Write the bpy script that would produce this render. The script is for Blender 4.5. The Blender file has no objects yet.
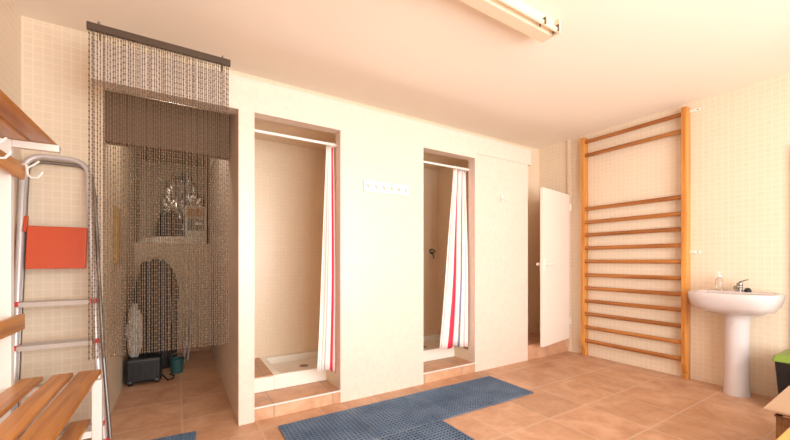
import bpy, bmesh, math, random
from mathutils import Vector, Matrix
random.seed(7)
D = bpy.data; C = bpy.context; SC = C.scene; COL = SC.collection

# ------------------------------------------------------------------ materials
def new_mat(name):
    m = D.materials.new(name); m.use_nodes = True
    nt = m.node_tree
    return m, nt, nt.nodes['Principled BSDF']

def lin(c):
    return tuple(((v/255)/12.92 if v/255 <= .04045 else ((v/255+.055)/1.055)**2.4) for v in c) + (1,)

def nd(nt, t, **k):
    n = nt.nodes.new(t)
    for a, b in k.items(): setattr(n, a, b)
    return n

def mth(nt, op, a, b=None):
    n = nt.nodes.new('ShaderNodeMath'); n.operation = op
    for i, v in enumerate((a, b)):
        if v is None: continue
        if isinstance(v, (int, float)): n.inputs[i].default_value = v
        else: nt.links.new(v, n.inputs[i])
    return n.outputs[0]

def mixc(nt, fac, a, b):
    n = nt.nodes.new('ShaderNodeMix'); n.data_type = 'RGBA'
    for i, v in ((0, fac), (6, a), (7, b)):
        if isinstance(v, (int, float, tuple)): n.inputs[i].default_value = v
        else: nt.links.new(v, n.inputs[i])
    return n.outputs[2]

def noise(nt, scale, vec=None, detail=3, dist=0):
    n = nd(nt, 'ShaderNodeTexNoise'); n.inputs['Scale'].default_value = scale
    n.inputs['Detail'].default_value = detail; n.inputs['Distortion'].default_value = dist
    if vec: nt.links.new(vec, n.inputs['Vector'])
    return n.outputs['Fac']

def ramp(nt, fac, stops, interp='LINEAR'):
    n = nd(nt, 'ShaderNodeValToRGB'); cr = n.color_ramp; cr.interpolation = interp
    cr.elements[0].position = stops[0][0]; cr.elements[0].color = stops[0][1]
    cr.elements[1].position = stops[1][0]; cr.elements[1].color = stops[1][1]
    for p, c in stops[2:]:
        e = cr.elements.new(p); e.color = c
    nt.links.new(fac, n.inputs[0])
    return n.outputs[0]

def plain(name, col, rough=.5, metal=0, vary=.06, scale=6, alpha=1, trans=0):
    m, nt, b = new_mat(name)
    c = lin(col); d = tuple(max(0, v*(1-vary*2)) for v in c[:3]) + (1,)
    tc = nd(nt, 'ShaderNodeTexCoord')
    f = noise(nt, scale, tc.outputs['Object'])
    nt.links.new(mixc(nt, f, c, d), b.inputs['Base Color'])
    b.inputs['Roughness'].default_value = rough; b.inputs['Metallic'].default_value = metal
    b.inputs['Alpha'].default_value = alpha
    b.inputs['Transmission Weight'].default_value = trans
    return m

def wood(name, axis, light, dark, rough=.38):
    m, nt, b = new_mat(name)
    tc = nd(nt, 'ShaderNodeTexCoord'); oi = nd(nt, 'ShaderNodeObjectInfo')
    mp = nd(nt, 'ShaderNodeMapping'); sc = [26, 26, 26]; sc['XYZ'.index(axis)] = 1.6
    mp.inputs['Scale'].default_value = sc
    add = nd(nt, 'ShaderNodeVectorMath', operation='ADD')
    nt.links.new(tc.outputs['Object'], add.inputs[0]); nt.links.new(oi.outputs['Random'], add.inputs[1])
    nt.links.new(add.outputs[0], mp.inputs['Vector'])
    f = noise(nt, 1.0, mp.outputs[0], 5, .6)
    c = ramp(nt, f, [(.3, lin(dark)), (.62, lin(light))])
    g = mth(nt, 'MULTIPLY_ADD', oi.outputs['Random'], .22); g.node.inputs[2].default_value = .86
    hs = nd(nt, 'ShaderNodeHueSaturation'); nt.links.new(c, hs.inputs['Color']); nt.links.new(g, hs.inputs['Value'])
    nt.links.new(hs.outputs[0], b.inputs['Base Color'])
    b.inputs['Roughness'].default_value = rough
    bp = nd(nt, 'ShaderNodeBump'); bp.inputs['Strength'].default_value = .12; bp.inputs['Distance'].default_value = .002
    nt.links.new(f, bp.inputs['Height']); nt.links.new(bp.outputs[0], b.inputs['Normal'])
    return m

def grid_lines(nt, pitch, width, off=(0, 0, 0)):
    """1 on the joints of a square grid on any axis-aligned face"""
    ge = nd(nt, 'ShaderNodeNewGeometry')
    sp = nd(nt, 'ShaderNodeSeparateXYZ'); nt.links.new(ge.outputs['Position'], sp.inputs[0])
    sn = nd(nt, 'ShaderNodeSeparateXYZ'); nt.links.new(ge.outputs['True Normal'], sn.inputs[0])
    out = None
    for i in range(3):
        q = mth(nt, 'DIVIDE', mth(nt, 'SUBTRACT', sp.outputs[i], off[i]), pitch)
        fr = mth(nt, 'ABSOLUTE', mth(nt, 'SUBTRACT', mth(nt, 'FRACT', q), .5))
        ln = mth(nt, 'GREATER_THAN', fr, .5 - width/pitch/2)
        ok = mth(nt, 'LESS_THAN', mth(nt, 'ABSOLUTE', sn.outputs[i]), .5)
        l = mth(nt, 'MULTIPLY', ln, ok)
        out = l if out is None else mth(nt, 'MAXIMUM', out, l)
    return out, ge

def mosaic(name, tile, joint, pitch=.042, width=.006, rough=.35, vary=.05):
    m, nt, b = new_mat(name)
    l, ge = grid_lines(nt, pitch, width)
    fl = nd(nt, 'ShaderNodeVectorMath', operation='SCALE'); fl.inputs['Scale'].default_value = 1/pitch
    nt.links.new(ge.outputs['Position'], fl.inputs[0])
    f2 = nd(nt, 'ShaderNodeVectorMath', operation='FLOOR'); nt.links.new(fl.outputs[0], f2.inputs[0])
    ns = noise(nt, 3, ge.outputs['Position'])
    wn = nd(nt, 'ShaderNodeTexWhiteNoise'); nt.links.new(f2.outputs[0], wn.inputs['Vector'])
    t = lin(tile); d = tuple(v*(1-vary*2.4) for v in t[:3]) + (1,)
    fac = mth(nt, 'ADD', mth(nt, 'MULTIPLY', wn.outputs[0], .5), mth(nt, 'MULTIPLY', ns, .5))
    base = mixc(nt, fac, t, d)
    nt.links.new(mixc(nt, l, base, lin(joint)), b.inputs['Base Color'])
    b.inputs['Roughness'].default_value = rough
    bp = nd(nt, 'ShaderNodeBump', invert=True); bp.inputs['Strength'].default_value = .25; bp.inputs['Distance'].default_value = .001
    nt.links.new(l, bp.inputs['Height']); nt.links.new(bp.outputs[0], b.inputs['Normal'])
    return m

def terracotta(name, pitch=.4365, off=(.029, 1.105, .09), width=.013, tone=1.0, joint=(204, 178, 156)):
    m, nt, b = new_mat(name)
    l, ge = grid_lines(nt, pitch, width, off)
    sb = nd(nt, 'ShaderNodeVectorMath', operation='SUBTRACT'); sb.inputs[1].default_value = off
    nt.links.new(ge.outputs['Position'], sb.inputs[0])
    fl = nd(nt, 'ShaderNodeVectorMath', operation='SCALE'); fl.inputs['Scale'].default_value = 1/pitch
    nt.links.new(sb.outputs[0], fl.inputs[0])
    f2 = nd(nt, 'ShaderNodeVectorMath', operation='FLOOR'); nt.links.new(fl.outputs[0], f2.inputs[0])
    wn = nd(nt, 'ShaderNodeTexWhiteNoise'); nt.links.new(f2.outputs[0], wn.inputs['Vector'])
    n1 = noise(nt, 5, ge.outputs['Position'], 4, .8)
    n2 = noise(nt, 23, ge.outputs['Position'], 4, .3)
    v = mth(nt, 'ADD', mth(nt, 'MULTIPLY', n1, .75), mth(nt, 'MULTIPLY', n2, .25))
    k = lambda c: tuple(x*tone for x in lin(c)[:3]) + (1,)
    c = ramp(nt, v, [(.32, k((176, 132, 102))), (.5, k((194, 150, 118))), (.66, k((206, 166, 136)))])
    hs = nd(nt, 'ShaderNodeHueSaturation'); nt.links.new(c, hs.inputs['Color'])
    g = mth(nt, 'MULTIPLY_ADD', wn.outputs[0], .16); g.node.inputs[2].default_value = .92
    nt.links.new(g, hs.inputs['Value'])
    jf = mth(nt, 'MULTIPLY', l, .6)
    nt.links.new(mixc(nt, jf, hs.outputs[0], k(joint)), b.inputs['Base Color'])
    rg = mth(nt, 'MULTIPLY_ADD', n1, .25); rg.node.inputs[2].default_value = .34
    nt.links.new(rg, b.inputs['Roughness'])
    bp = nd(nt, 'ShaderNodeBump', invert=True); bp.inputs['Strength'].default_value = .3; bp.inputs['Distance'].default_value = .002
    nt.links.new(l, bp.inputs['Height']); nt.links.new(bp.outputs[0], b.inputs['Normal'])
    return m

def stripes(name, stops):
    m, nt, b = new_mat(name)
    uv = nd(nt, 'ShaderNodeUVMap'); sp = nd(nt, 'ShaderNodeSeparateXYZ'); nt.links.new(uv.outputs[0], sp.inputs[0])
    wv = noise(nt, 9, uv.outputs[0]); 
    u = mth(nt, 'ADD', sp.outputs[0], mth(nt, 'MULTIPLY', mth(nt, 'SUBTRACT', wv, .5), .02))
    c = ramp(nt, u, stops, 'CONSTANT')
    nt.links.new(c, b.inputs['Base Color']); b.inputs['Roughness'].default_value = .6
    return m

M = {}
M['partition'] = mosaic('cream_mosaic_partition', (226, 211, 198), (219, 204, 190), .034, .004)
M['mosaic'] = mosaic('beige_mosaic', (225, 209, 187), (229, 214, 194), .044, .007, vary=.025)
M['shower'] = mosaic('sand_mosaic_shower', (231, 213, 187), (222, 203, 176), .034, .005, vary=.03)
M['ceiling'] = plain('ceiling_paint', (242, 234, 222), .9, vary=.02, scale=1.5)
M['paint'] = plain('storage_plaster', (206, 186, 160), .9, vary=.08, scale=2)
M['floor'] = terracotta('terracotta_floor', tone=.93)
M['step'] = terracotta('terracotta_step', .4365, (.145, 1.105, .3), .014, 1.02, (152, 132, 118))
M['white'] = plain('white_enamel', (232, 229, 224), .3, vary=.01)
M['door'] = plain('white_door_paint', (232, 222, 212), .4, vary=.01)
M['ceramic'] = plain('white_ceramic', (208, 200, 200), .12, vary=.01)
M['tray'] = plain('shower_tray_enamel', (236, 232, 222), .25, vary=.02)
for ax in 'XYZ':
    M['pine' + ax] = wood('varnished_pine_' + ax, ax, (212, 150, 76), (178, 108, 42))
    M['rung' + ax] = wood('beech_rung_' + ax, ax, (172, 112, 56), (138, 80, 34))
    M['bench' + ax] = wood('bench_pine_' + ax, ax, (204, 140, 70), (160, 98, 42), .3)
    M['crate' + ax] = wood('crate_wood_' + ax, ax, (128, 88, 52), (92, 58, 30), .6)
M['alu'] = plain('brushed_aluminium', (206, 202, 204), .35, .3, .04)
M['alu_dark'] = plain('dull_aluminium', (140, 134, 130), .4, .7, .06)
M['tread'] = plain('ladder_tread_grey', (198, 188, 180), .45, .15, .06)
M['red'] = plain('red_plastic', (196, 78, 44), .45, vary=.05)
M['redcap'] = plain('red_rubber', (205, 60, 60), .5, vary=.05)
M['chain'] = plain('bronze_chain', (128, 108, 88), .45, .1, .08)
M['rail'] = plain('dark_rail', (82, 66, 54), .5, .2, .08)
M['chrome'] = plain('chrome', (158, 156, 154), .12, 1, .02)
M['black'] = plain('black_plastic', (24, 24, 27), .4, vary=.1)
M['darkcloth'] = plain('dark_grey_cover', (62, 58, 58), .85, vary=.15, scale=9)
M['darkbag'] = plain('dark_bag', (52, 48, 48), .6, vary=.15, scale=12)
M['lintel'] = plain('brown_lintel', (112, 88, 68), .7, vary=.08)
M['closet'] = plain('closet_plaster', (228, 210, 186), .9, vary=.03)
M['teal'] = plain('teal_plastic', (48, 92, 96), .5, vary=.06)
M['green'] = plain('lime_lid', (122, 148, 58), .4, vary=.04)
M['card'] = plain('cardboard', (190, 158, 130), .8, vary=.08, scale=14)
M['panel'] = plain('ochre_panel', (178, 142, 84), .7, vary=.08)
M['silver'] = plain('crumpled_silver_film', (168, 160, 150), .22, .65, .2, 14)
M['film'] = plain('pale_plastic_film', (196, 190, 182), .3, 0, .2, 12)
M['cloth'] = plain('off_white_cloth', (238, 230, 216), .9, vary=.1, scale=16)
M['tan'] = plain('tan_print', (176, 138, 84), .6)
M['print'] = plain('grey_green_print', (128, 136, 126), .6, vary=.25, scale=18)
M['greydoor'] = plain('grey_green_metal_door', (150, 152, 140), .4, .1, .04)
M['frame'] = plain('beige_door_frame', (176, 150, 122), .6, vary=.05)
M['batten'] = plain('cream_lamp_housing', (226, 208, 184), .45, vary=.02)
M['tube'] = plain('lamp_tube_glass', (222, 208, 184), .2, vary=.01)
M['clip'] = plain('lamp_clip', (120, 104, 84), .5, .3)
M['soap'] = plain('clear_bottle', (238, 226, 214), .12, 0, .02, 6, 1, .75)
def mat_rubber():
    m, nt, b = new_mat('blue_rubber')
    ge = nd(nt, 'ShaderNodeNewGeometry')
    f = noise(nt, 4, ge.outputs['Position'], 4)
    nt.links.new(ramp(nt, f, [(.35, lin((72, 95, 122))), (.65, lin((100, 122, 146)))]), b.inputs['Base Color'])
    b.inputs['Roughness'].default_value = .5
    return m
M['rubber'] = mat_rubber(); M['rubber_dark'] = plain('navy_rubber_base', (16, 22, 34), .8)
W_ = lin((240, 226, 220)); R_ = lin((206, 40, 74)); G_ = lin((176, 168, 176)); P_ = lin((236, 160, 178)); K_ = lin((124, 122, 152)); C_ = lin((228, 92, 84))
M['curtain_l'] = stripes('striped_curtain_left', [(0, W_), (.14, G_), (.18, W_), (.30, P_), (.33, W_), (.42, G_), (.46, W_), (.62, R_), (.86, C_), (.90, W_)])
M['curtain_r'] = stripes('striped_curtain_right', [(0, W_), (.10, P_), (.13, W_), (.26, R_), (.40, W_), (.50, P_), (.53, W_), (.63, K_), (.67, W_), (.78, P_), (.81, W_), (.90, P_), (.93, W_)])

# ------------------------------------------------------------------ mesh helpers
class MB:
    def __init__(s): s.bm = bmesh.new()
    def box(s, x0, x1, y0, y1, z0, z1):
        vs = [s.bm.verts.new(p) for p in ((x0,y0,z0),(x1,y0,z0),(x1,y1,z0),(x0,y1,z0),(x0,y0,z1),(x1,y0,z1),(x1,y1,z1),(x0,y1,z1))]
        for f in ((3,2,1,0),(4,5,6,7),(0,1,5,4),(1,2,6,5),(2,3,7,6),(3,0,4,7)): s.bm.faces.new([vs[i] for i in f])
        return s
    def bar(s, p, q, w, h, up=(0,0,1)):
        p, q = Vector(p), Vector(q); d = (q-p).normalized(); u = Vector(up)
        a = d.cross(u)
        if a.length < 1e-4: a = d.cross(Vector((0,1,0)))
        a.normalize(); b = a.cross(d).normalized()
        vs = []
        for c in (p, q):
            for i, j in ((-1,-1),(1,-1),(1,1),(-1,1)): vs.append(s.bm.verts.new(c + a*w/2*i + b*h/2*j))
        for f in ((3,2,1,0),(4,5,6,7),(0,1,5,4),(1,2,6,5),(2,3,7,6),(3,0,4,7)): s.bm.faces.new([vs[i] for i in f])
        bmesh.ops.recalc_face_normals(s.bm, faces=s.bm.faces[:])
        return s
    def tube(s, pts, r, n=10, ry=None, cap=True):
        pts = [Vector(p) for p in pts]; rings = []; ref = None
        for i, p in enumerate(pts):
            d = (pts[min(i+1, len(pts)-1)] - pts[max(i-1, 0)]).normalized()
            if ref is None:
                ref = d.cross(Vector((0,0,1)))
                if ref.length < 1e-3: ref = d.cross(Vector((0,1,0)))
            a = (ref - d*ref.dot(d)).normalized(); ref = a; b = d.cross(a)
            rr = r[i] if isinstance(r, (list, tuple)) else r
            r2 = ry if ry else rr
            rings.append([s.bm.verts.new(p + a*rr*math.cos(2*math.pi*k/n) + b*r2*math.sin(2*math.pi*k/n)) for k in range(n)])
        for A, B in zip(rings, rings[1:]):
            for k in range(n): s.bm.faces.new((A[k], A[(k+1)%n], B[(k+1)%n], B[k]))
        if cap: s.bm.faces.new(rings[0][::-1]); s.bm.faces.new(rings[-1])
        bmesh.ops.recalc_face_normals(s.bm, faces=s.bm.faces[:])
        return s
    def lathe(s, c, prof, n=24, sx=1, sy=1, cap=True):
        rings = []
        for r, z in prof: rings.append([s.bm.verts.new((c[0]+sx*r*math.cos(2*math.pi*k/n), c[1]+sy*r*math.sin(2*math.pi*k/n), c[2]+z)) for k in range(n)])
        for A, B in zip(rings, rings[1:]):
            for k in range(n): s.bm.faces.new((A[k], A[(k+1)%n], B[(k+1)%n], B[k]))
        if cap: s.bm.faces.new(rings[0][::-1]); s.bm.faces.new(rings[-1])
        bmesh.ops.recalc_face_normals(s.bm, faces=s.bm.faces[:])
        return s
    def prism(s, prof, axis, a, b):
        """profile in the two other axes, extruded along axis from a to b"""
        def P(u, v, t): return {'X': (t,u,v), 'Y': (u,t,v), 'Z': (u,v,t)}[axis]
        A = [s.bm.verts.new(P(u, v, a)) for u, v in prof]; B = [s.bm.verts.new(P(u, v, b)) for u, v in prof]
        n = len(prof)
        s.bm.faces.new(A[::-1]); s.bm.faces.new(B)
        for k in range(n): s.bm.faces.new((A[k], A[(k+1)%n], B[(k+1)%n], B[k]))
        bmesh.ops.recalc_face_normals(s.bm, faces=s.bm.faces[:])
        return s
    def blob(s, c, r, seed=0, amp=.15, freq=2.5, sub=4, flat=None, crease=0, sq=1):
        from mathutils import noise as N
        g = bmesh.new(); bmesh.ops.create_icosphere(g, subdivisions=sub, radius=1)
        mp = {}
        for v in g.verts:
            d = v.co.normalized(); o = Vector((seed*7.3, seed*3.1, seed*1.7))
            k = 1 + amp*N.noise(d*freq+o)
            if crease: k += crease*(abs(N.noise(d*freq*2.6+o)) - .2)
            e = Vector([math.copysign(abs(q)**sq, q) for q in d]); p = Vector((e.x*r[0]*k, e.y*r[1]*k, e.z*r[2]*k))
            if flat is not None and p.z < flat - c[2]: p.z = flat - c[2]
            mp[v] = s.bm.verts.new(Vector(c)+p)
        for f in g.faces: s.bm.faces.new([mp[v] for v in f.verts])
        g.free()
        return s

WLOC = {}
def obj(name, mb, mat, parent=None, bevel=0, smooth=False, seg=2):
    me = D.meshes.new(name)
    bm = mb.bm
    lo = Vector((min(v.co.x for v in bm.verts), min(v.co.y for v in bm.verts), min(v.co.z for v in bm.verts)))
    hi = Vector((max(v.co.x for v in bm.verts), max(v.co.y for v in bm.verts), max(v.co.z for v in bm.verts)))
    c = (lo+hi)/2
    if parent is None: c.z = lo.z
    for v in bm.verts: v.co -= c
    if smooth:
        for f in bm.faces: f.smooth = True
    bm.to_mesh(me); bm.free()
    me.materials.append(mat if not isinstance(mat, str) else M[mat])
    o = D.objects.new(name, me); COL.objects.link(o)
    if parent is not None:
        o.parent = parent; o.location = c - WLOC[parent.name]
    else: o.location = c
    WLOC[o.name] = c.copy()
    if smooth: me.set_sharp_from_angle(angle=math.radians(40))
    if bevel:
        md = o.modifiers.new('bevel', 'BEVEL'); md.width = bevel; md.segments = seg; md.limit_method = 'ANGLE'; md.angle_limit = math.radians(35)
    return o
def thing(name, label, cat, loc, group=None):
    o = D.objects.new(name, None); COL.objects.link(o); o.location = loc; o.empty_display_size = .1
    WLOC[o.name] = Vector(loc)
    return tag(o, label, cat, group)
def tag(o, label, cat, group=None):
    o['label'] = label; o['category'] = cat
    if group: o['group'] = group
    return o
def struct(name, mb, mat, label=None, **k):
    o = obj(name, mb, mat, **k); o['kind'] = 'structure'
    if label: o['label'] = label
    return o
def bx(*a): return MB().box(*a)

# ------------------------------------------------------------------ the room
XL, XR, YF, YB, ZC = -.80, 4.09, -1.5, 3.0, 2.58
PY = 2.56                                    # front of the shower block
struct('floor', bx(XL-.1, XR+.1, YF-.1, 5.9, -.1, 0), 'floor', 'terracotta tiled floor')
struct('ceiling', bx(XL-.1, XR+.1, YF-.1, YB+.15, ZC, ZC+.1), 'ceiling', 'plain cream ceiling')
struct('wall_left', bx(XL-.1, XL, YF-.1, YB+.1, 0, ZC), 'mosaic', 'left wall behind the bench')
struct('wall_right', bx(XR, XR+.1, YF-.1, YB+.1, 0, ZC), 'mosaic', 'mosaic wall with the wall bars')
# back wall: nook behind the ladder, strip over the shower block, closet
b = bx(XL, -.41, YB, YB+.1, 0, ZC); b.box(-.41, 3.30, YB, YB+.1, 2.335, ZC); 
struct('wall_back', b, 'mosaic', 'beige mosaic back wall')
# front wall (behind the viewer) with a wide glazed opening, open
b = bx(XL, -.15, YF-.1, YF, 0, ZC); b.box(3.15, XR, YF-.1, YF, 0, ZC); b.box(-.15, 3.15, YF-.1, YF, 2.3, ZC); b.box(-.15, 3.15, YF-.1, YF, 0, .25)
struct('wall_front', b, 'mosaic', 'wall with the wide window')
b = MB()
for x in (-.13, 1.475, 3.08): b.box(x, x+.05, YF-.07, YF-.02, .25, 2.3)
b.box(-.13, 3.13, YF-.07, YF-.02, .25, .3); b.box(-.13, 3.13, YF-.07, YF-.02, 2.25, 2.3)
struct('window_1', b, 'white', 'white frame of the open window')

# shower block: piers and header in one mosaic wall
S1, S2 = (.45, 1.08), (1.875, 2.51)
b = MB()
b.box(-.41, S2[1], PY, 2.66, 2.115, 2.335); b.box(S2[1], 3.355, PY, 2.66, 2.165, 2.335)              # header
b.box(-.41, 3.355, 2.66, YB, 2.235, 2.335)              # top slab
b.box(.35, S1[0], PY, 4.95, 0, 2.115); b.box(.35, S1[0], 2.66, 4.95, 2.115, 2.235)
b.box(S1[1], S2[0], PY, 2.66, 0, 2.115)
b.box(S2[1], 3.31, PY+.008, 2.66, 0, 2.165)
struct('wall_partition', b, 'partition', 'cream mosaic front of the shower block')
WX = .25                                     # the cubicles widen to the right behind the jamb
for (x0, x1), xl, nm in ((S1, S1[0], 'left'), (S2, S2[0]-.06, 'right')):
    lab = 'sand mosaic of the %s shower cubicle' % nm
    struct('wall_shower_back', bx(xl-.04, x1+WX+.06, 3.475, 3.53, 0, 2.235), 'shower', lab)
    struct('trim_11', bx(x1, x1+WX, 2.66, 2.87, 0, .2), 'shower', 'low curb beside the step of the %s shower' % nm)
    struct('wall_shower_right', bx(x1+WX, x1+WX+.06, 2.66, 3.475, 0, 2.235), 'shower', lab)
    if nm == 'right': struct('wall_shower_left', bx(xl-.04, xl, 2.66, 3.475, 0, 2.235), 'shower', lab)
    struct('trim_9', bx(xl-.04, x1+WX+.06, YB, 3.53, 2.236, 2.3), 'shower', 'lid of the %s shower cubicle' % nm)
b = bx(3.31, 3.36, 2.66, YB, 0, 2.235)
struct('wall_closet', b, 'closet', 'side of the closet')
struct('wall_closet_back', bx(3.30, XR, YB, YB+.1, 0, ZC), 'closet', 'plain plaster behind the closet door')
# storage room behind the chain curtain
struct('wall_storage_left', bx(-.51, -.41, 3.1, 5.7, 0, 2.4), 'paint', 'left plaster wall of the storage room')
struct('wall_storage_back', bx(-.41, .45, 5.6, 5.7, 0, 2.4), 'paint', 'back plaster wall of the storage room')
struct('wall_storage_right', bx(.35, .45, 4.951, 5.6, 0, 2.4), 'paint', 'wall beside the ledge')
struct('wall_ledge', bx(-.41, .35, 4.95, 5.6, 0, 1.31), 'paint', 'half wall with the ledge')
struct('trim_2', bx(-.51, .45, 3.1, 5.7, 2.4, 2.5), 'paint', 'storage room ceiling')
struct('trim_10', bx(-.409, .349, YB+.001, YB+.1, 1.90, 2.234), 'lintel', 'dark brown lintel band over the storage doorway')  # one even dark brown across the band above the opening
struct('baseboard_storage', bx(-.41, .35, 4.935, 4.95, 0, .09), 'step', 'terracotta skirting')

# steps
for n, (x0, x1, lab) in enumerate(((S1[0], S1[1], 'left'), (S2[0], S2[1], 'right'))):
    struct('trim_%d' % (3+n), bx(x0, x1, PY+.004, 2.87, 0, .09), 'step', 'terracotta step of the %s shower' % lab, bevel=.003)
    struct('trim_%d' % (5+n), bx(x0, x1, PY-.002, PY+.012, .088, .096), 'white', 'white edge strip of the %s step' % lab)
struct('trim_7', bx(3.31, XR, PY+.004, YB, 0, .165), 'step', 'terracotta step in front of the closet', bevel=.003)
struct('trim_8', bx(4.065, XR, 2.545, 2.58, .0, ZC), 'mosaic', 'corner jamb beside the door')

# shower trays
def tray(x0, x1, deck, label):
    t = thing('shower_tray', label, 'shower tray', ((x0+x1)/2, 3.15, 0)); xj = x1-.001; x1 = x1+WX-.002
    b = MB(); xa = x0+deck; y0, y1, z0, z1 = 2.872, 3.473, 0, .2
    r = .055
    b.box(xa, x1, y0, y0+r, z0, z1); b.box(xa, x1, y1-r, y1, z0, z1)
    b.box(xa, xa+r, y0+r, y1-r, z0, z1); b.box(x1-r, x1, y0+r, y1-r, z0, z1)
    b.box(xa+r, x1-r, y0+r, y1-r, z0, z1-.06)
    obj('basin', b, 'tray', t, bevel=.008, seg=2)
    obj('drain', MB().lathe(((xa+x1)/2, 3.2, z1-.06), [(.0, .001), (.04, .001), (.04, .004), (.0, .005)], 16, cap=False), 'chrome', t)
    obj('riser', bx(x0+.001, xa, y0, y0+.02, 0, .195), 'tray', t)
    obj('deck', bx(x0+.001, xa, y0+.02, y1, 0, .2), 'step', t)
    return t
tray(S1[0], S1[1], .2, 'white shower tray in the left shower cubicle, beside a terracotta tiled ledge')
tray(S2[0], S2[1], .05, 'white shower tray in the right shower cubicle')

# white closet door, ajar, with handle and hinges
def rot_about(mb, c, a):
    bmesh.ops.rotate(mb.bm, cent=Vector(c), matrix=Matrix.Rotation(a, 3, 'Z'), verts=mb.bm.verts[:]); return mb
HX, HY, HA = 4.03, 2.548, math.radians(10.5)
d = struct('door_1', rot_about(bx(HX-.69, HX, HY-.018, HY+.018, .172, 1.895), (HX, HY, 0), HA), 'door', 'white closet door standing ajar', bevel=.003)
b = MB()
for s in (-1, 1):
    b.tube([(HX-.655, HY+s*.016, 1.065), (HX-.655, HY+s*.06, 1.065)], .011, 10)
    b.tube([(HX-.66, HY+s*.06, 1.065), (HX-.60, HY+s*.064, 1.067), (HX-.55, HY+s*.06, 1.062)], [.016, .014, .012], 10)
    b.box(HX-.68, HX-.63, HY+s*.022-.004, HY+s*.022+.004, .99, 1.12)
obj('handle', rot_about(b, (HX, HY, 0), HA), 'white', d, smooth=True)
for z in (.38, 1.745):
    obj('hinge', MB().tube([(HX+.008, HY-.024, z-.04), (HX+.008, HY-.024, z+.04)], .008, 10), 'white', d)

# grey metal door at the right end of the right wall
d = struct('door_2', bx(XR-.012, XR-.001, -.24, .70, .0, 1.98), 'greydoor', 'grey metal door at the right edge', bevel=.002)
b = bx(XR-.03, XR-.001, .70, .72, 0, 2.0); b.box(XR-.03, XR-.001, -.30, -.24, 0, 2.0); b.box(XR-.03, XR-.001, -.24, .70, 1.98, 2.0)
obj('door_frame', b, 'frame', d, bevel=.003)
b = MB().tube([(XR-.012, .60, 1.05), (XR-.06, .60, 1.05), (XR-.062, .50, 1.05)], .009, 8)
obj('handle', b, 'black', d, smooth=True)

# ------------------------------------------------------------------ wall bars
t = thing('wall_bars', 'tall varnished wooden wall bars fixed to the right wall', 'wall bars', (4.05, 1.87, 0))
for (y0, y1) in ((1.368, 1.413), (2.336, 2.379)):
    prof = [(4.03, 0), (4.088, 0), (4.088, 2.53), (4.0, 2.53), (4.0, .14), (4.012, .09), (4.03, .055)]
    obj('post', MB().prism(prof, 'Y', y0, y1), 'pineZ', t, bevel=.004)
for z in (2.475, 2.318, 1.70, 1.545, 1.40, 1.248, 1.095, .938, .788, .64, .49, .337, .18):
    obj('rung', MB().tube([(4.03, 1.405, z), (4.03, 2.345, z)], .015, 14, .021), 'rungY', t, smooth=True)
for z in (2.495, 1.185):
    b = bx(4.07, 4.088, 1.325, 1.37, z-.012, z+.012); b.box(4.082, 4.089, 1.295, 1.335, z-.013, z+.013)
    br = obj('bracket', b, 'white', t, bevel=.002)
    obj('screw', MB().tube([(4.076, 1.312, z), (4.083, 1.312, z)], .005, 8), 'clip', br)

# ------------------------------------------------------------------ wash basin
t = thing('wash_basin', 'white ceramic pedestal wash basin on the right wall', 'sink', (3.9, 1.02, 0))
def basin():
    mb = MB(); bm = mb.bm; n = 40; cy = 1.003; hw = .272; L = .485
    def outline(s, ins=0):
        """rounded-D plan, flat side on the wall"""
        pts = []
        for k in range(n):
            a = 2*math.pi*k/n
            ca, sa = math.cos(a), math.sin(a)
            e = .55
            px = math.copysign(abs(ca)**e, ca); py = math.copysign(abs(sa)**(.62), sa)
            x = (XR-.002 - L/2) + px*(L/2-ins)*1.0
            if px < 0: x = (XR-.002-L/2) + px*(L/2-ins)
            y = cy + py*(hw-ins)
            pts.append((x, y))
        cx = XR-.14
        return [(cx+(x-cx)*s, cy+(y-cy)*s) for x, y in pts]
    lv = [(1.0*.36, 0, .668), (.60, 0, .674), (.80, 0, .70), (.93, 0, .745), (.985, 0, .80), (1.0, 0, .838), (1.0, .004, .846), (1.0, .035, .848), (1.0, .05, .838), (.93, .06, .79), (.75, .07, .745), (.3, .09, .725)]
    rings = []
    for s, ins, z in lv:
        rings.append([bm.verts.new((min(x, XR-.002), y, z)) for x, y in outline(s, ins)])
    for A, B in zip(rings, rings[1:]):
        for k in range(n): bm.faces.new((A[k], A[(k+1)%n], B[(k+1)%n], B[k]))
    bm.faces.new(rings[0][::-1]); bm.faces.new(rings[-1])
    bmesh.ops.recalc_face_normals(bm, faces=bm.faces[:])
    # flat tap ledge along the wall
    return mb
obj('basin', basin(), 'ceramic', t, smooth=True)
obj('tap_ledge', bx(3.965, XR-.002, .80, 1.24, .80, .846), 'ceramic', t, bevel=.01, seg=3)
obj('pedestal', MB().lathe((3.945, 1.012, 0), [(.094, 0), (.094, .02), (.088, .06), (.084, .3), (.086, .55), (.094, .69)], 32, 1.0, .9), 'ceramic', t, smooth=True)
f = thing('mixer_tap', 'chrome mixer tap on the white wash basin', 'tap', (4.01, 1.01, .846))
obj('body', MB().lathe((4.01, 1.01, .8465), [(.026, 0), (.026, .006), (.021, .012), (.02, .055), (.022, .06), (.018, .072), (.002, .078)], 18), 'chrome', f, smooth=True)
obj('spout', MB().tube([(4.005, 1.01, .875), (3.95, 1.01, .892), (3.90, 1.01, .886), (3.892, 1.01, .87)], [.014, .013, .011, .010], 12), 'chrome', f, smooth=True)
obj('lever', MB().bar((4.012, 1.012, .924), (3.975, .95, .948), .016, .008), 'chrome', f, bevel=.003)
tag(obj('sink_plug', MB().lathe((3.985, .955, .8465), [(.022, 0), (.024, .01), (.016, .028), (.006, .034)], 16), 'black', smooth=True), 'small black rubber plug beside the chrome tap', 'plug')
s = thing('soap_dispenser', 'clear pump bottle on the left of the wash basin', 'bottle', (3.99, 1.135, .846))
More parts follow.
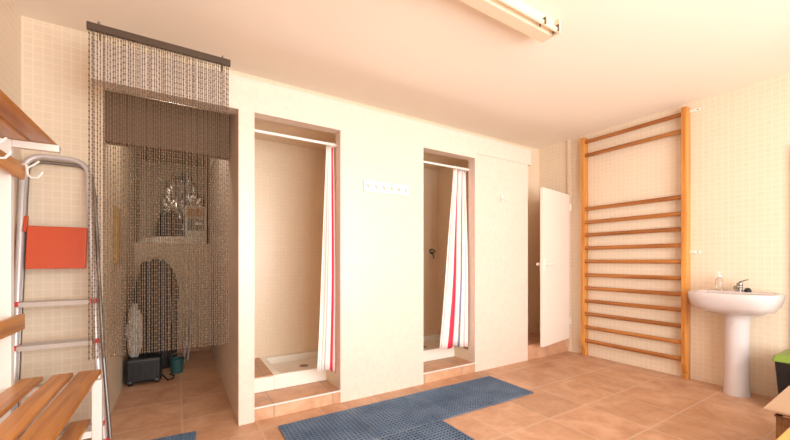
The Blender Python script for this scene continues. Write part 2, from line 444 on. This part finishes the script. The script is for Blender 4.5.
obj('bottle', MB().lathe((3.99, 1.135, .8465), [(.026, 0), (.028, .006), (.027, .09), (.016, .108), (.012, .115)], 20), 'soap', s, smooth=True)
p = obj('pump', MB().lathe((3.99, 1.135, .9615), [(.013, 0), (.013, .014), (.005, .016), (.005, .04)], 12), 'white', s, smooth=True)
obj('nozzle', MB().bar((3.998, 1.135, 1.004), (3.955, 1.135, 1.0), .014, .009), 'white', p, bevel=.002)

# ------------------------------------------------------------------ ceiling batten
t = thing('batten_light', 'fluorescent batten lamp mounted on the ceiling', 'ceiling light', (1.35, 1.375, ZC))
X0, X1 = .66, 1.995
prof = [(1.452, ZC-.001), (1.437, ZC-.085), (1.36, ZC-.085), (1.35, ZC-.055), (1.335, ZC-.001)]
obj('housing', MB().prism(prof, 'X', X0, X1), 'batten', t, bevel=.004)
tb = obj('tube', MB().tube([(X0+.03, 1.318, ZC-.075), (X1-.02, 1.318, ZC-.075)], .014, 16), 'tube', t, smooth=True)
for x in (X0+.012, X1-.012): obj('lamp_holder', bx(x-.008, x+.008, 1.306, 1.352, ZC-.092, ZC-.01), 'batten', t, bevel=.003)
for x in (X0+.25, X1-.16, X1-.035):
    b = bx(x-.005, x+.005, 1.30, 1.338, ZC-.062, ZC-.052); b.box(x-.005, x+.005, 1.298, 1.304, ZC-.092, ZC-.052); b.box(x-.005, x+.005, 1.334, 1.34, ZC-.09, ZC-.052)
    obj('clip', b, 'clip', t)

# ------------------------------------------------------------------ hooks on the partition
t = thing('hook_rail', 'white rail of small hooks on the wall between the two showers', 'coat hooks', (1.49, PY, 1.65))
obj('board', bx(1.274, 1.71, PY-.014, PY-.0005, 1.66, 1.752), 'white', t, bevel=.004)
for k in range(6):
    x = 1.31 + k*.0725
    obj('hook', MB().tube([(x, PY-.013, 1.72), (x, PY-.03, 1.712), (x, PY-.04, 1.69), (x, PY-.05, 1.69), (x, PY-.052, 1.706)], .005, 8), 'white', t, smooth=True)
t = thing('wall_hook', 'single small white hook on the wall right of the showers', 'coat hooks', (2.885, PY, 1.71))
obj('plate', bx(2.866, 2.904, PY-.009, PY+.0075, 1.715, 1.785), 'white', t, bevel=.004)
for s in (-1, 1): obj('prong', MB().tube([(2.885, PY-.008, 1.75), (2.885+s*.014, PY-.03, 1.735), (2.885+s*.024, PY-.045, 1.728), (2.885+s*.026, PY-.05, 1.748)], .0055, 8), 'white', t, smooth=True)

# ------------------------------------------------------------------ shower rods, curtains, valve
tag(obj('shower_rod', MB().tube([(S1[0]+.001, 2.65, 2.022), (S1[1]-.001, 2.65, 2.022)], .011, 12), 'white', smooth=True), 'white rod across the left shower opening', 'curtain rod')
tag(obj('shower_rod', MB().tube([(S2[0]+.001, 2.66, 2.022), (S2[1]-.001, 2.66, 2.022)], .011, 12), 'white', smooth=True), 'white rod across the right shower opening', 'curtain rod')
def curtain(label, mat, yb, top, bot, ztop, zbot, folds, amp, yaw=0):
    """pleated cloth: top/bot = x ranges; rods pass over it"""
    t = thing('shower_curtain', label, 'shower curtain', ((top[0]+top[1])/2, yb, zbot))
    mb = MB(); bm = mb.bm; uvl = bm.loops.layers.uv.new('UVMap'); nu, nv = 90, 26
    G = []
    for j in range(nv+1):
        v = j/nv; z = ztop + (zbot-ztop)*v; e = v**1.35
        row = []
        for i in range(nu+1):
            u = i/nu
            x = (top[0]*(1-e)+bot[0]*e)*(1-u) + (top[1]*(1-e)+bot[1]*e)*u
            ph = u*folds*2*math.pi + .5*math.sin(3*v+u*4)
            y = yb + amp*(.75+.5*v)*math.sin(ph) + .012*math.sin(5*v+2*u) - .02*v
            x += .006*math.cos(ph)*(.5+v)
            zz = z - .012*math.sin(u*9)*v - (.03*(u-.5)*v)
            row.append(bm.verts.new((x, y, zz)))
        G.append(row)
    for j in range(nv):
        for i in range(nu):
            f = bm.faces.new((G[j][i], G[j+1][i], G[j+1][i+1], G[j][i+1]))
            for lp, (a, bb) in zip(f.loops, ((i, j), (i, j+1), (i+1, j+1), (i+1, j))): lp[uvl].uv = (a/nu, 1-bb/nv)
    o = obj('cloth', mb, mat, t, smooth=True)
    sd = o.modifiers.new('thickness', 'SOLIDIFY'); sd.thickness = .0015
    for k in range(5):
        x = top[0] + (top[1]-top[0])*(k+.5)/5
        obj('ring', MB().tube([(x, yb+.017*math.cos(a), ztop+.012+.02*math.sin(a)) for a in [i*2*math.pi/12 for i in range(13)]], .0025, 6, cap=False), 'white', t)
curtain('curtain with one broad red stripe, gathered at the right side of the left shower', M['curtain_l'], 2.65, (.995, 1.07), (.905, 1.072), 2.005, .245, 1.5, .012)
curtain('curtain with thin red, pink and blue stripes, hanging in the right shower', M['curtain_r'], 2.66, (2.31, 2.49), (2.105, 2.495), 2.005, .26, 2.5, .018)
v = thing('shower_valve', 'small chrome tap on the back wall of the right shower', 'tap', (2.665, 3.475, 1.22))
obj('rosette', MB().tube([(2.665, 3.4745, 1.22), (2.665, 3.462, 1.22)], .035, 16), 'chrome', v, smooth=True)
obj('knob', MB().tube([(2.665, 3.462, 1.22), (2.665, 3.42, 1.22)], [.02, .024], 14), 'chrome', v, smooth=True)
obj('outlet', MB().tube([(2.665, 3.455, 1.195), (2.665, 3.43, 1.17), (2.665, 3.42, 1.13)], .012, 10), 'chrome', v, smooth=True)

# ------------------------------------------------------------------ chain curtain
t = thing('chain_curtain', 'dark metal chain curtain hanging across the storage doorway', 'curtain', (-.03, 2.53, .55))
CX0, CX1, CYY, CZ = -.415, .291, 2.535, 2.375
rl = obj('rail', bx(CX0-.006, CX1+.006, CYY-.012, CYY+.012, CZ-.005, CZ+.035), 'rail', t, bevel=.002)
for x in (CX0+.045, CX1-.04):
    b = MB().tube([(x, CYY, CZ+.034), (x, CYY, CZ+.05), (x, CYY+.02, CZ+.052), (x, PY+.02, CZ+.03), (x, PY+.02, 2.336)], .005, 8)
    obj('hanger', b, 'alu_dark', rl, smooth=True)
def strand_mesh():
    mb = MB(); bm = mb.bm; st = .0165; n = int((CZ-.555)/st)
    for k in range(n):
        z = CZ - (k+.5)*st
        a, bq = (.0046, .0024) if k % 2 else (.0028, .0042)
        top = bm.verts.new((0, 0, z+st*.85)); bot = bm.verts.new((0, 0, z-st*.85))
        mid = [bm.verts.new(p) for p in ((a,0,z),(0,bq,z),(-a,0,z),(0,-bq,z))]
        for q in range(4):
            bm.faces.new((top, mid[q], mid[(q+1)%4])); bm.faces.new((bot, mid[(q+1)%4], mid[q]))
    return mb
NS = 62
s0 = obj('strand', strand_mesh(), 'chain', t, smooth=True)
s0.data.set_sharp_from_angle(angle=3.1)
zc = WLOC['strand'].z - WLOC[t.name].z
for k in range(NS):
    o = s0 if k == 0 else s0.copy()
    if k: COL.objects.link(o)
    o.parent = t
    x = CX0 + (CX1-CX0)*(k+.5)/NS + random.uniform(-.0025, .0025)
    o.location = (x - WLOC[t.name].x, (CYY + (.004 if k % 2 else -.004)) - WLOC[t.name].y, zc)
    o.rotation_euler = (random.uniform(-.0015, .0015), random.uniform(-.0015, .0015), random.uniform(0, 3))

# ------------------------------------------------------------------ rubber mats
def mat_mesh():
    mb = MB(); S = .482; n = 18; p = S/n; h = .010
    for k in range(n+1):
        u = -S/2 + k*p; w = .0038 if 0 < k < n else .006
        mb.box(u-w, u+w, -S/2, S/2, .003, h-.001)
        mb.box(-S/2, S/2, u-w, u+w, .003, h)
    for k in range(n):
        u = -S/2 + (k+.5)*p
        for q in (-1, 1):
            if k % 2 == 0:
                mb.box(u-.008, u+.008, q*S/2-.006, q*S/2+.001+q*.0025, .003, h-.002)
                mb.box(q*S/2-.006, q*S/2+.001+q*.0025, u-.008, u+.008, .003, h-.002)
    mb.box(-S/2+.002, S/2-.002, -S/2+.002, S/2-.002, .001, .0035)
    return mb
m0 = obj('rubber_mat', mat_mesh(), 'rubber')
m0.data.materials.append(M['rubber_dark'])
for f in m0.data.polygons[-6:]: f.material_index = 1
spots = [(.815, 2.155, 0, 'blue rubber lattice mat at the left end of the row, nearest the left shower'),
         (1.305, 2.155, 0, 'blue rubber lattice mat second from the left in the row, directly behind the forward mat'),
         (1.795, 2.155, 0, 'blue rubber lattice mat third from the left in the row'),
         (2.285, 2.15, 0, 'blue rubber lattice mat at the right end of the row'),
         (1.305, 1.665, 0, 'blue rubber lattice mat cut by the frame bottom, in front of the row'),
         (-.12, 2.375, -.07, 'blue rubber mat corner on the floor before the chain curtain')]
for i, (x, y, a, lab) in enumerate(spots):
    o = m0 if i == 0 else m0.copy()
    if i: COL.objects.link(o)
    o.location = (x, y, 0); o.rotation_euler = (0, 0, a)
    if i == 5: o.scale = (.85, 1, 1)
    tag(o, lab, 'floor mat', 'blue rubber floor mats')

# ------------------------------------------------------------------ step ladder
t = thing('step_ladder', 'aluminium step ladder with a red folded platform leaning in the corner', 'ladder', (-.57, 2.8, 0))
FY = lambda z: 2.70 + .25*z/1.74
XLf = lambda z: -.764 - .006*z
XRf = lambda z: -.366 - .118*(z/1.7)**.8
pts = []
for z in (.015, .4, .8, 1.2, 1.58): pts.append((XLf(z), FY(z), z))
zt, rc = 1.735, .09
for a in (0, 20, 40, 60, 80, 90):
    a = math.radians(a); pts.append((XLf(1.6)+rc*(1-math.cos(a)), FY(1.65+.085*math.sin(a)), 1.645+rc*math.sin(a)))
for a in (90, 70, 50, 30, 10, 0):
    a = math.radians(a); pts.append((XRf(1.6)-rc*(1-math.cos(a)), FY(1.65+.085*math.sin(a)), 1.645+rc*math.sin(a)))
for z in (1.58, 1.2, .8, .4, .015): pts.append((XRf(z), FY(z), z))
fr = obj('front_frame', MB().tube(pts, .016, 12), 'alu', t, smooth=True)
RY = lambda z: FY(z) + .04
pts = []
for z in (.015, .5, 1.0, 1.5): pts.append((XLf(z)+.006, RY(z), z))
for a in (20, 45, 70, 90):
    a = math.radians(a); pts.append((XLf(1.6)+.006+.08*(1-math.cos(a)), RY(1.58), 1.625+.08*math.sin(a)))
for a in (90, 70, 45, 20):
    a = math.radians(a); pts.append((XRf(1.6)+.012-.08*(1-math.cos(a)), RY(1.58), 1.625+.08*math.sin(a)))
for z in (1.5, 1.0, .5, .015): pts.append((XRf(z)+.022, RY(z)+.01, z))
obj('rear_frame', MB().tube(pts, .0105, 10), 'alu_dark', t, smooth=True)
for z in (.14, .38, .62, .86):
    y = FY(z)
    b = bx(XLf(z)+.012, XRf(z)-.012, y-.03, y+.075, z-.004, z+.004)
    b.box(XLf(z)+.012, XRf(z)-.012, y-.034, y-.028, z-.022, z+.005)
    for q in range(6): b.box(XLf(z)+.012, XRf(z)-.012, y-.02+q*.016, y-.014+q*.016, z+.004, z+.0065)
    st = obj('tread', b, 'tread', t, bevel=.0015)
    for x in (XLf(z), XRf(z)):
        obj('end_cap', bx(x-.016, x+.016, y-.034, y+.03, z-.016, z+.01), 'redcap', st, bevel=.004)
b = MB(); z0, z1 = 1.055, 1.305
b.bar(((XLf(1.2)+XRf(1.2))/2+.002, FY(z0)-.02, z0), ((XLf(1.2)+XRf(1.2))/2+.002, FY(z1)-.02, z1), .30, .022, (1, 0, 0))
pl = MB()
y0, y1 = FY(z0)-.022, FY(z1)-.022
vs = [(XLf(1.2)+.034, XRf(1.2)-.018)]
pl.prism([(y0-.012, z0), (y0+.012, z0), (y1+.012, z1), (y1-.012, z1)], 'X', vs[0][0], vs[0][1])
b.bm.free()
pf = obj('platform', pl, 'red', t, bevel=.005, seg=3)
pr = MB().prism([(FY(1.28)-.03, 1.27), (FY(1.28)+.01, 1.27), (FY(1.36)+.01, 1.365), (FY(1.36)-.01, 1.365)], 'X', XLf(1.3)+.014, XLf(1.3)+.03)
obj('pivot', pr, 'red', t, bevel=.003)
for x in (XLf(0), XRf(0)): obj('rubber_foot', MB().lathe((x, FY(0)+.001, 0), [(.02, 0), (.02, .03), (.016, .045)], 12), 'redcap', t)

# ------------------------------------------------------------------ changing-room bench with hooks and shelf
t = thing('changing_bench', 'wooden slatted changing bench with white frame, hook rail and shelf at left', 'bench', (-.55, 1.6, 0))
YE0, YE1 = .75, 2.57
FT = .042
for y in (2.45, .87):
    y0, y1 = y-FT/2, y+FT/2
    obj('upright', bx(-.725, -.683, y0, y1, 0, 1.69), 'white', t, bevel=.003)
    obj('front_leg', bx(-.384, -.342, y0, y1, 0, .466), 'white', t, bevel=.003)
    obj('seat_bearer', bx(-.683, -.384, y0+.004, y1-.004, .43, .466), 'white', t, bevel=.003)
    obj('shoe_bearer', bx(-.683, -.384, y0+.004, y1-.004, .165, .2), 'white', t, bevel=.003)
    obj('shelf_bracket', bx(-.683, -.512, y0+.004, y1-.004, 1.655, 1.69), 'white', t, bevel=.003)
for (x0, x1) in ((-.69, -.602), (-.565, -.482), (-.462, -.363)):
    obj('seat_slat', bx(x0, x1, YE0, YE1, .467, .492), 'benchY', t, bevel=.005)
for (x0, x1) in ((-.64, -.58), (-.495, -.41)):
    obj('shoe_slat', bx(x0, x1, YE0, YE1, .201, .223), 'benchY', t, bevel=.005)
for (x0, x1) in ((-.725, -.626), (-.612, -.535)):
    obj('shelf_slat', bx(x0, x1, YE0, YE1+.02, 1.691, 1.714), 'benchY', t, bevel=.005)
obj('back_slat', bx(-.682, -.66, YE0, 2.53, .752, .832), 'benchY', t, bevel=.005)
hs = obj('hook_slat', bx(-.682, -.66, YE0, 2.53, 1.513, 1.592), 'benchY', t, bevel=.005)
for y in (2.495, 2.09, 1.68, 1.27, .90):
    b = MB().tube([(-.66, y, 1.585), (-.648, y, 1.585), (-.644, y, 1.565), (-.642, y, 1.535), (-.628, y, 1.522), (-.605, y, 1.526), (-.592, y, 1.545), (-.588, y, 1.556)], .005, 8)
    b.tube([(-.644, y, 1.57), (-.62, y, 1.588), (-.60, y, 1.61)], .005, 8)
    obj('hook', b, 'white', hs, smooth=True)

# ------------------------------------------------------------------ storage room clutter
cv = thing('covered_machine', 'tall rounded bulk under a dark grey cover in the storage room', 'covered equipment', (-.22, 4.5, 0))
obj('cover', MB().blob((-.185, 4.5, .5), (.19, .28, .6), 9, .14, 2.0, 5, 0, .12, .72), 'darkcloth', cv, smooth=True)
obj('hose', MB().tube([(-.30, 4.16, .95), (-.28, 4.10, .7), (-.2, 4.12, .45), (-.1, 4.14, .3), (-.04, 4.16, .55), (-.07, 4.2, .85)], .018, 8), 'black', cv, smooth=True)
cs = thing('equipment_case', 'black ribbed case on the storage floor in front of the covered bulk', 'case', (-.255, 3.95, 0))
obj('shell', bx(-.385, -.12, 3.85, 4.05, .02, .23), 'black', cs, bevel=.02, seg=3)
for k in range(6): obj('rib', bx(-.365+k*.042, -.345+k*.042, 3.842, 3.852, .05, .2), 'black', cs, bevel=.003)
for x in (-.35, -.155): obj('wheel', MB().tube([(x-.015, 3.87, .03), (x+.015, 3.87, .03)], .03, 14), 'black', cs)
obj('carry_handle', MB().tube([(-.25, 3.95, .228), (-.24, 3.95, .26), (-.15, 3.95, .26), (-.14, 3.95, .228)], .008, 8), 'black', cs, smooth=True)
tag(obj('power_cord', MB().tube([(-.12, 3.93, .05), (-.07, 3.86, .008), (-.03, 3.9, .008), (-.02, 3.98, .008), (-.06, 4.05, .008)], .006, 8), 'black', smooth=True), 'black cord lying on the tiles beside the black case', 'cord')
bk = thing('teal_bucket', 'small teal tub on the storage floor beside the leaning poles', 'bucket', (.0, 4.13, 0))
b = MB().lathe((.0, 4.11, 0), [(.05, .0), (.062, .13), (.066, .132), (.066, .14), (.058, .138), (.048, .01), (.0, .01)], 20, cap=False)
obj('tub', b, 'teal', bk, smooth=True)
obj('bail', MB().tube([(.0+.062*math.cos(a), 4.11, .132+.06*math.sin(a)) for a in [i*math.pi/10 for i in range(11)]], .003, 6), 'alu_dark', bk)
for i, (xa, xb, y, lab) in enumerate(((.06, .13, 4.45, 'pale pole leaning left in the storage room, next to the teal tub'), (.10, .18, 4.52, 'second pale pole leaning in the storage room, nearer the right wall'))):
    tag(obj('pole', MB().tube([(xa, y, .005), (xb, 4.945-.012, .62+.05*i)], .011, 8), 'alu', smooth=True), lab, 'pole')
pb = tag(obj('plastic_bag', MB().blob((-.325, 3.95, .46), (.055, .07, .24), 5, .3, 3.5, 4, .2315, .3), 'film'), 'pale crumpled plastic bag standing on the black case', 'bag')
tag(obj('ochre_board', bx(-.409, -.39, 3.42, 3.70, 1.08, 1.52), 'panel', bevel=.003), 'ochre board hanging on the left storage wall', 'board')
# on the ledge
lc = tag(obj('dust_sheet', MB().blob((-.04, 5.05, 1.335), (.31, .085, .06), 11, .35, 4, 4, 1.3105, .2), 'cloth'), 'off-white crumpled cloth along the front edge of the ledge', 'cloth')
bg = thing('dark_bag', 'dark bag sitting on the ledge left of the white carton', 'bag', (-.08, 5.25, 1.31))
obj('sack', MB().blob((-.08, 5.27, 1.48), (.14, .07, .26), 8, .22, 2.4, 4, 1.3105, .1), 'darkbag', bg, smooth=True)
obj('strap', MB().tube([(-.13, 5.21, 1.68), (-.1, 5.2, 1.75), (-.04, 5.2, 1.77), (.01, 5.22, 1.70)], .009, 8), 'film', bg, smooth=True)
ct = thing('printed_carton', 'white carton with tan and grey print standing on the ledge', 'box', (.21, 5.27, 1.31))
obj('carton', bx(.085, .32, 5.21, 5.32, 1.311, 1.80), 'cloth', ct, bevel=.004)
obj('upper_print', bx(.105, .30, 5.2065, 5.21, 1.66, 1.785), 'tan', ct)
obj('picture_print', bx(.11, .295, 5.2065, 5.21, 1.49, 1.65), 'print', ct)
for x in (.215, .26): obj('cup_print', MB().tube([(x, 5.2065, 1.58), (x, 5.204, 1.58)], .02, 14), 'white', ct)
tag(obj('film_heap', MB().blob((.07, 5.46, 1.68), (.22, .075, .54), 21, .2, 3, 5, 1.3105, .38), 'silver'), 'crumpled silver plastic film piled at the back of the ledge', 'plastic film')
tag(obj('dark_sack', MB().blob((.335, 5.12, 1.42), (.012, .05, .16), 4, .05, 2, 3, 1.3105), 'darkbag', smooth=True), 'thin dark pouch on the ledge against the right wall', 'bag')

# ------------------------------------------------------------------ lower right corner
bn = thing('waste_bin', 'black waste bin with a lime green lid below the grey door', 'bin', (3.83, .6, 0))
def taper(x0, x1, y0, y1, z0, z1, k):
    mb = bx(x0, x1, y0, y1, z0, z1); cx, cy = (x0+x1)/2, (y0+y1)/2
    for v in mb.bm.verts:
        if v.co.z < (z0+z1)/2: v.co.x = cx+(v.co.x-cx)*k; v.co.y = cy+(v.co.y-cy)*k
    return mb
bd = obj('body', taper(3.69, 3.97, .40, .745, 0, .375, .86), 'black', bn, bevel=.012, seg=3)
lm = bx(3.675, 3.985, .385, .76, .372, .425)
for v in lm.bm.verts:
    if v.co.z > .4: v.co.x = 3.83+(v.co.x-3.83)*.88; v.co.y = .5725+(v.co.y-.5725)*.9
obj('lid', lm, 'green', bn, bevel=.012, seg=3)
b = bx(3.683, 3.69, .625, .66, .25, .262); b.box(3.685, 3.69, .65, .66, .25, .31); b.box(3.683, 3.69, .625, .66, .3, .312)
obj('white_mark', b, 'white', bn)
cr = thing('wooden_crate', 'brown wooden crate under the flattened cardboard', 'crate', (2.95, .28, 0))
b = bx(2.63, 3.25, .04, .06, 0, .3); b.box(2.63, 3.25, .505, .525, 0, .3); b.box(2.63, 2.65, .06, .505, 0, .3); b.box(3.23, 3.25, .06, .505, 0, .3); b.box(2.65, 3.23, .06, .505, .02, .04)
obj('side_panel', b, 'crateY', cr, bevel=.002)
obj('rim', bx(2.625, 3.255, .035, .53, .298, .306), 'crateY', cr, bevel=.002)
cb = [(.3065, .314, 2.625, .50, .02, 'lowest of the three flattened cardboard sheets on the crate'),
      (.315, .323, 2.66, .525, -.09, 'middle flattened cardboard sheet on the crate'),
      (.3245, .334, 2.60, .565, .03, 'topmost flattened cardboard sheet on the crate')]
for z0, z1, x0, y1, a, lab in cb:
    mb = bx(x0, 3.2, .07, y1, z0, z1)
    rot_about(mb, (x0, y1, 0), a)
    tag(obj('cardboard_sheet', mb, 'card', bevel=.001), lab, 'cardboard', 'flattened cardboard on the crate')
bt = thing('slatted_bench', 'orange wooden slat bench at the lower right edge of the photo', 'bench', (2.05, .2, 0))
for k in range(3):
    y1 = .372 - k*.115; obj('slat', bx(1.5, 2.58, y1-.1, y1, .425, .45), 'pineX', bt, bevel=.005)
for x in (1.62, 2.46):
    for y in (.09, .32): obj('leg', bx(x-.02, x+.02, y-.02, y+.02, 0, .395), 'white', bt, bevel=.003)
    obj('bearer', bx(x-.02, x+.02, .05, .36, .395, .4245), 'white', bt, bevel=.003)

# ------------------------------------------------------------------ light, sky, camera
w = D.worlds.new('daylight'); SC.world = w; w.use_nodes = True
bgn = w.node_tree.nodes['Background']; bgn.inputs['Color'].default_value = (1, .985, .96, 1); bgn.inputs['Strength'].default_value = 1.0
def area(name, loc, rot, sx, sy, power, col):
    l = D.lights.new(name, 'AREA'); l.shape = 'RECTANGLE'; l.size = sx; l.size_y = sy; l.energy = power; l.color = col
    o = D.objects.new(name, l); COL.objects.link(o); o.location = loc; o.rotation_euler = rot
    return o
area('window_daylight', (1.5, YF-.2, 1.28), (math.radians(90), 0, 0), 3.3, 2.05, 142, (1, .985, .955))
cam = D.cameras.new('camera'); co = D.objects.new('camera', cam); COL.objects.link(co)
co.location = (0, 0, 1.1); co.rotation_euler = (math.radians(90), 0, -math.atan2(218, 354))
cam.sensor_width = 36; cam.sensor_fit = 'HORIZONTAL'; cam.lens = 354/790*36; cam.shift_y = 41/790; cam.clip_start = .02
# added fill light to brighten the storage room, hidden behind the lintel
struct('trim_12', MB().lathe((-.03, 3.4, 2.34), [(.02, 0), (.03, .02), (.055, .045), (.055, .0595)], 20), 'white', 'added base for the storage fill light')  # unseen fixture, added to go with the fill light
bl = D.lights.new('storage_fill', 'POINT'); bl.energy = 6; bl.shadow_soft_size = .03; bl.color = (1, .95, .88)
bo = D.objects.new('storage_fill', bl); COL.objects.link(bo); bo.location = (-.03, 3.4, 2.30)
SC.camera = co
SC.view_settings.view_transform = 'Standard'; SC.view_settings.look = 'None'; SC.view_settings.gamma = 1
SC.view_settings.use_curve_mapping = False; SC.view_settings.exposure = 0.58
SC.cycles.max_bounces = 16; SC.cycles.diffuse_bounces = 12
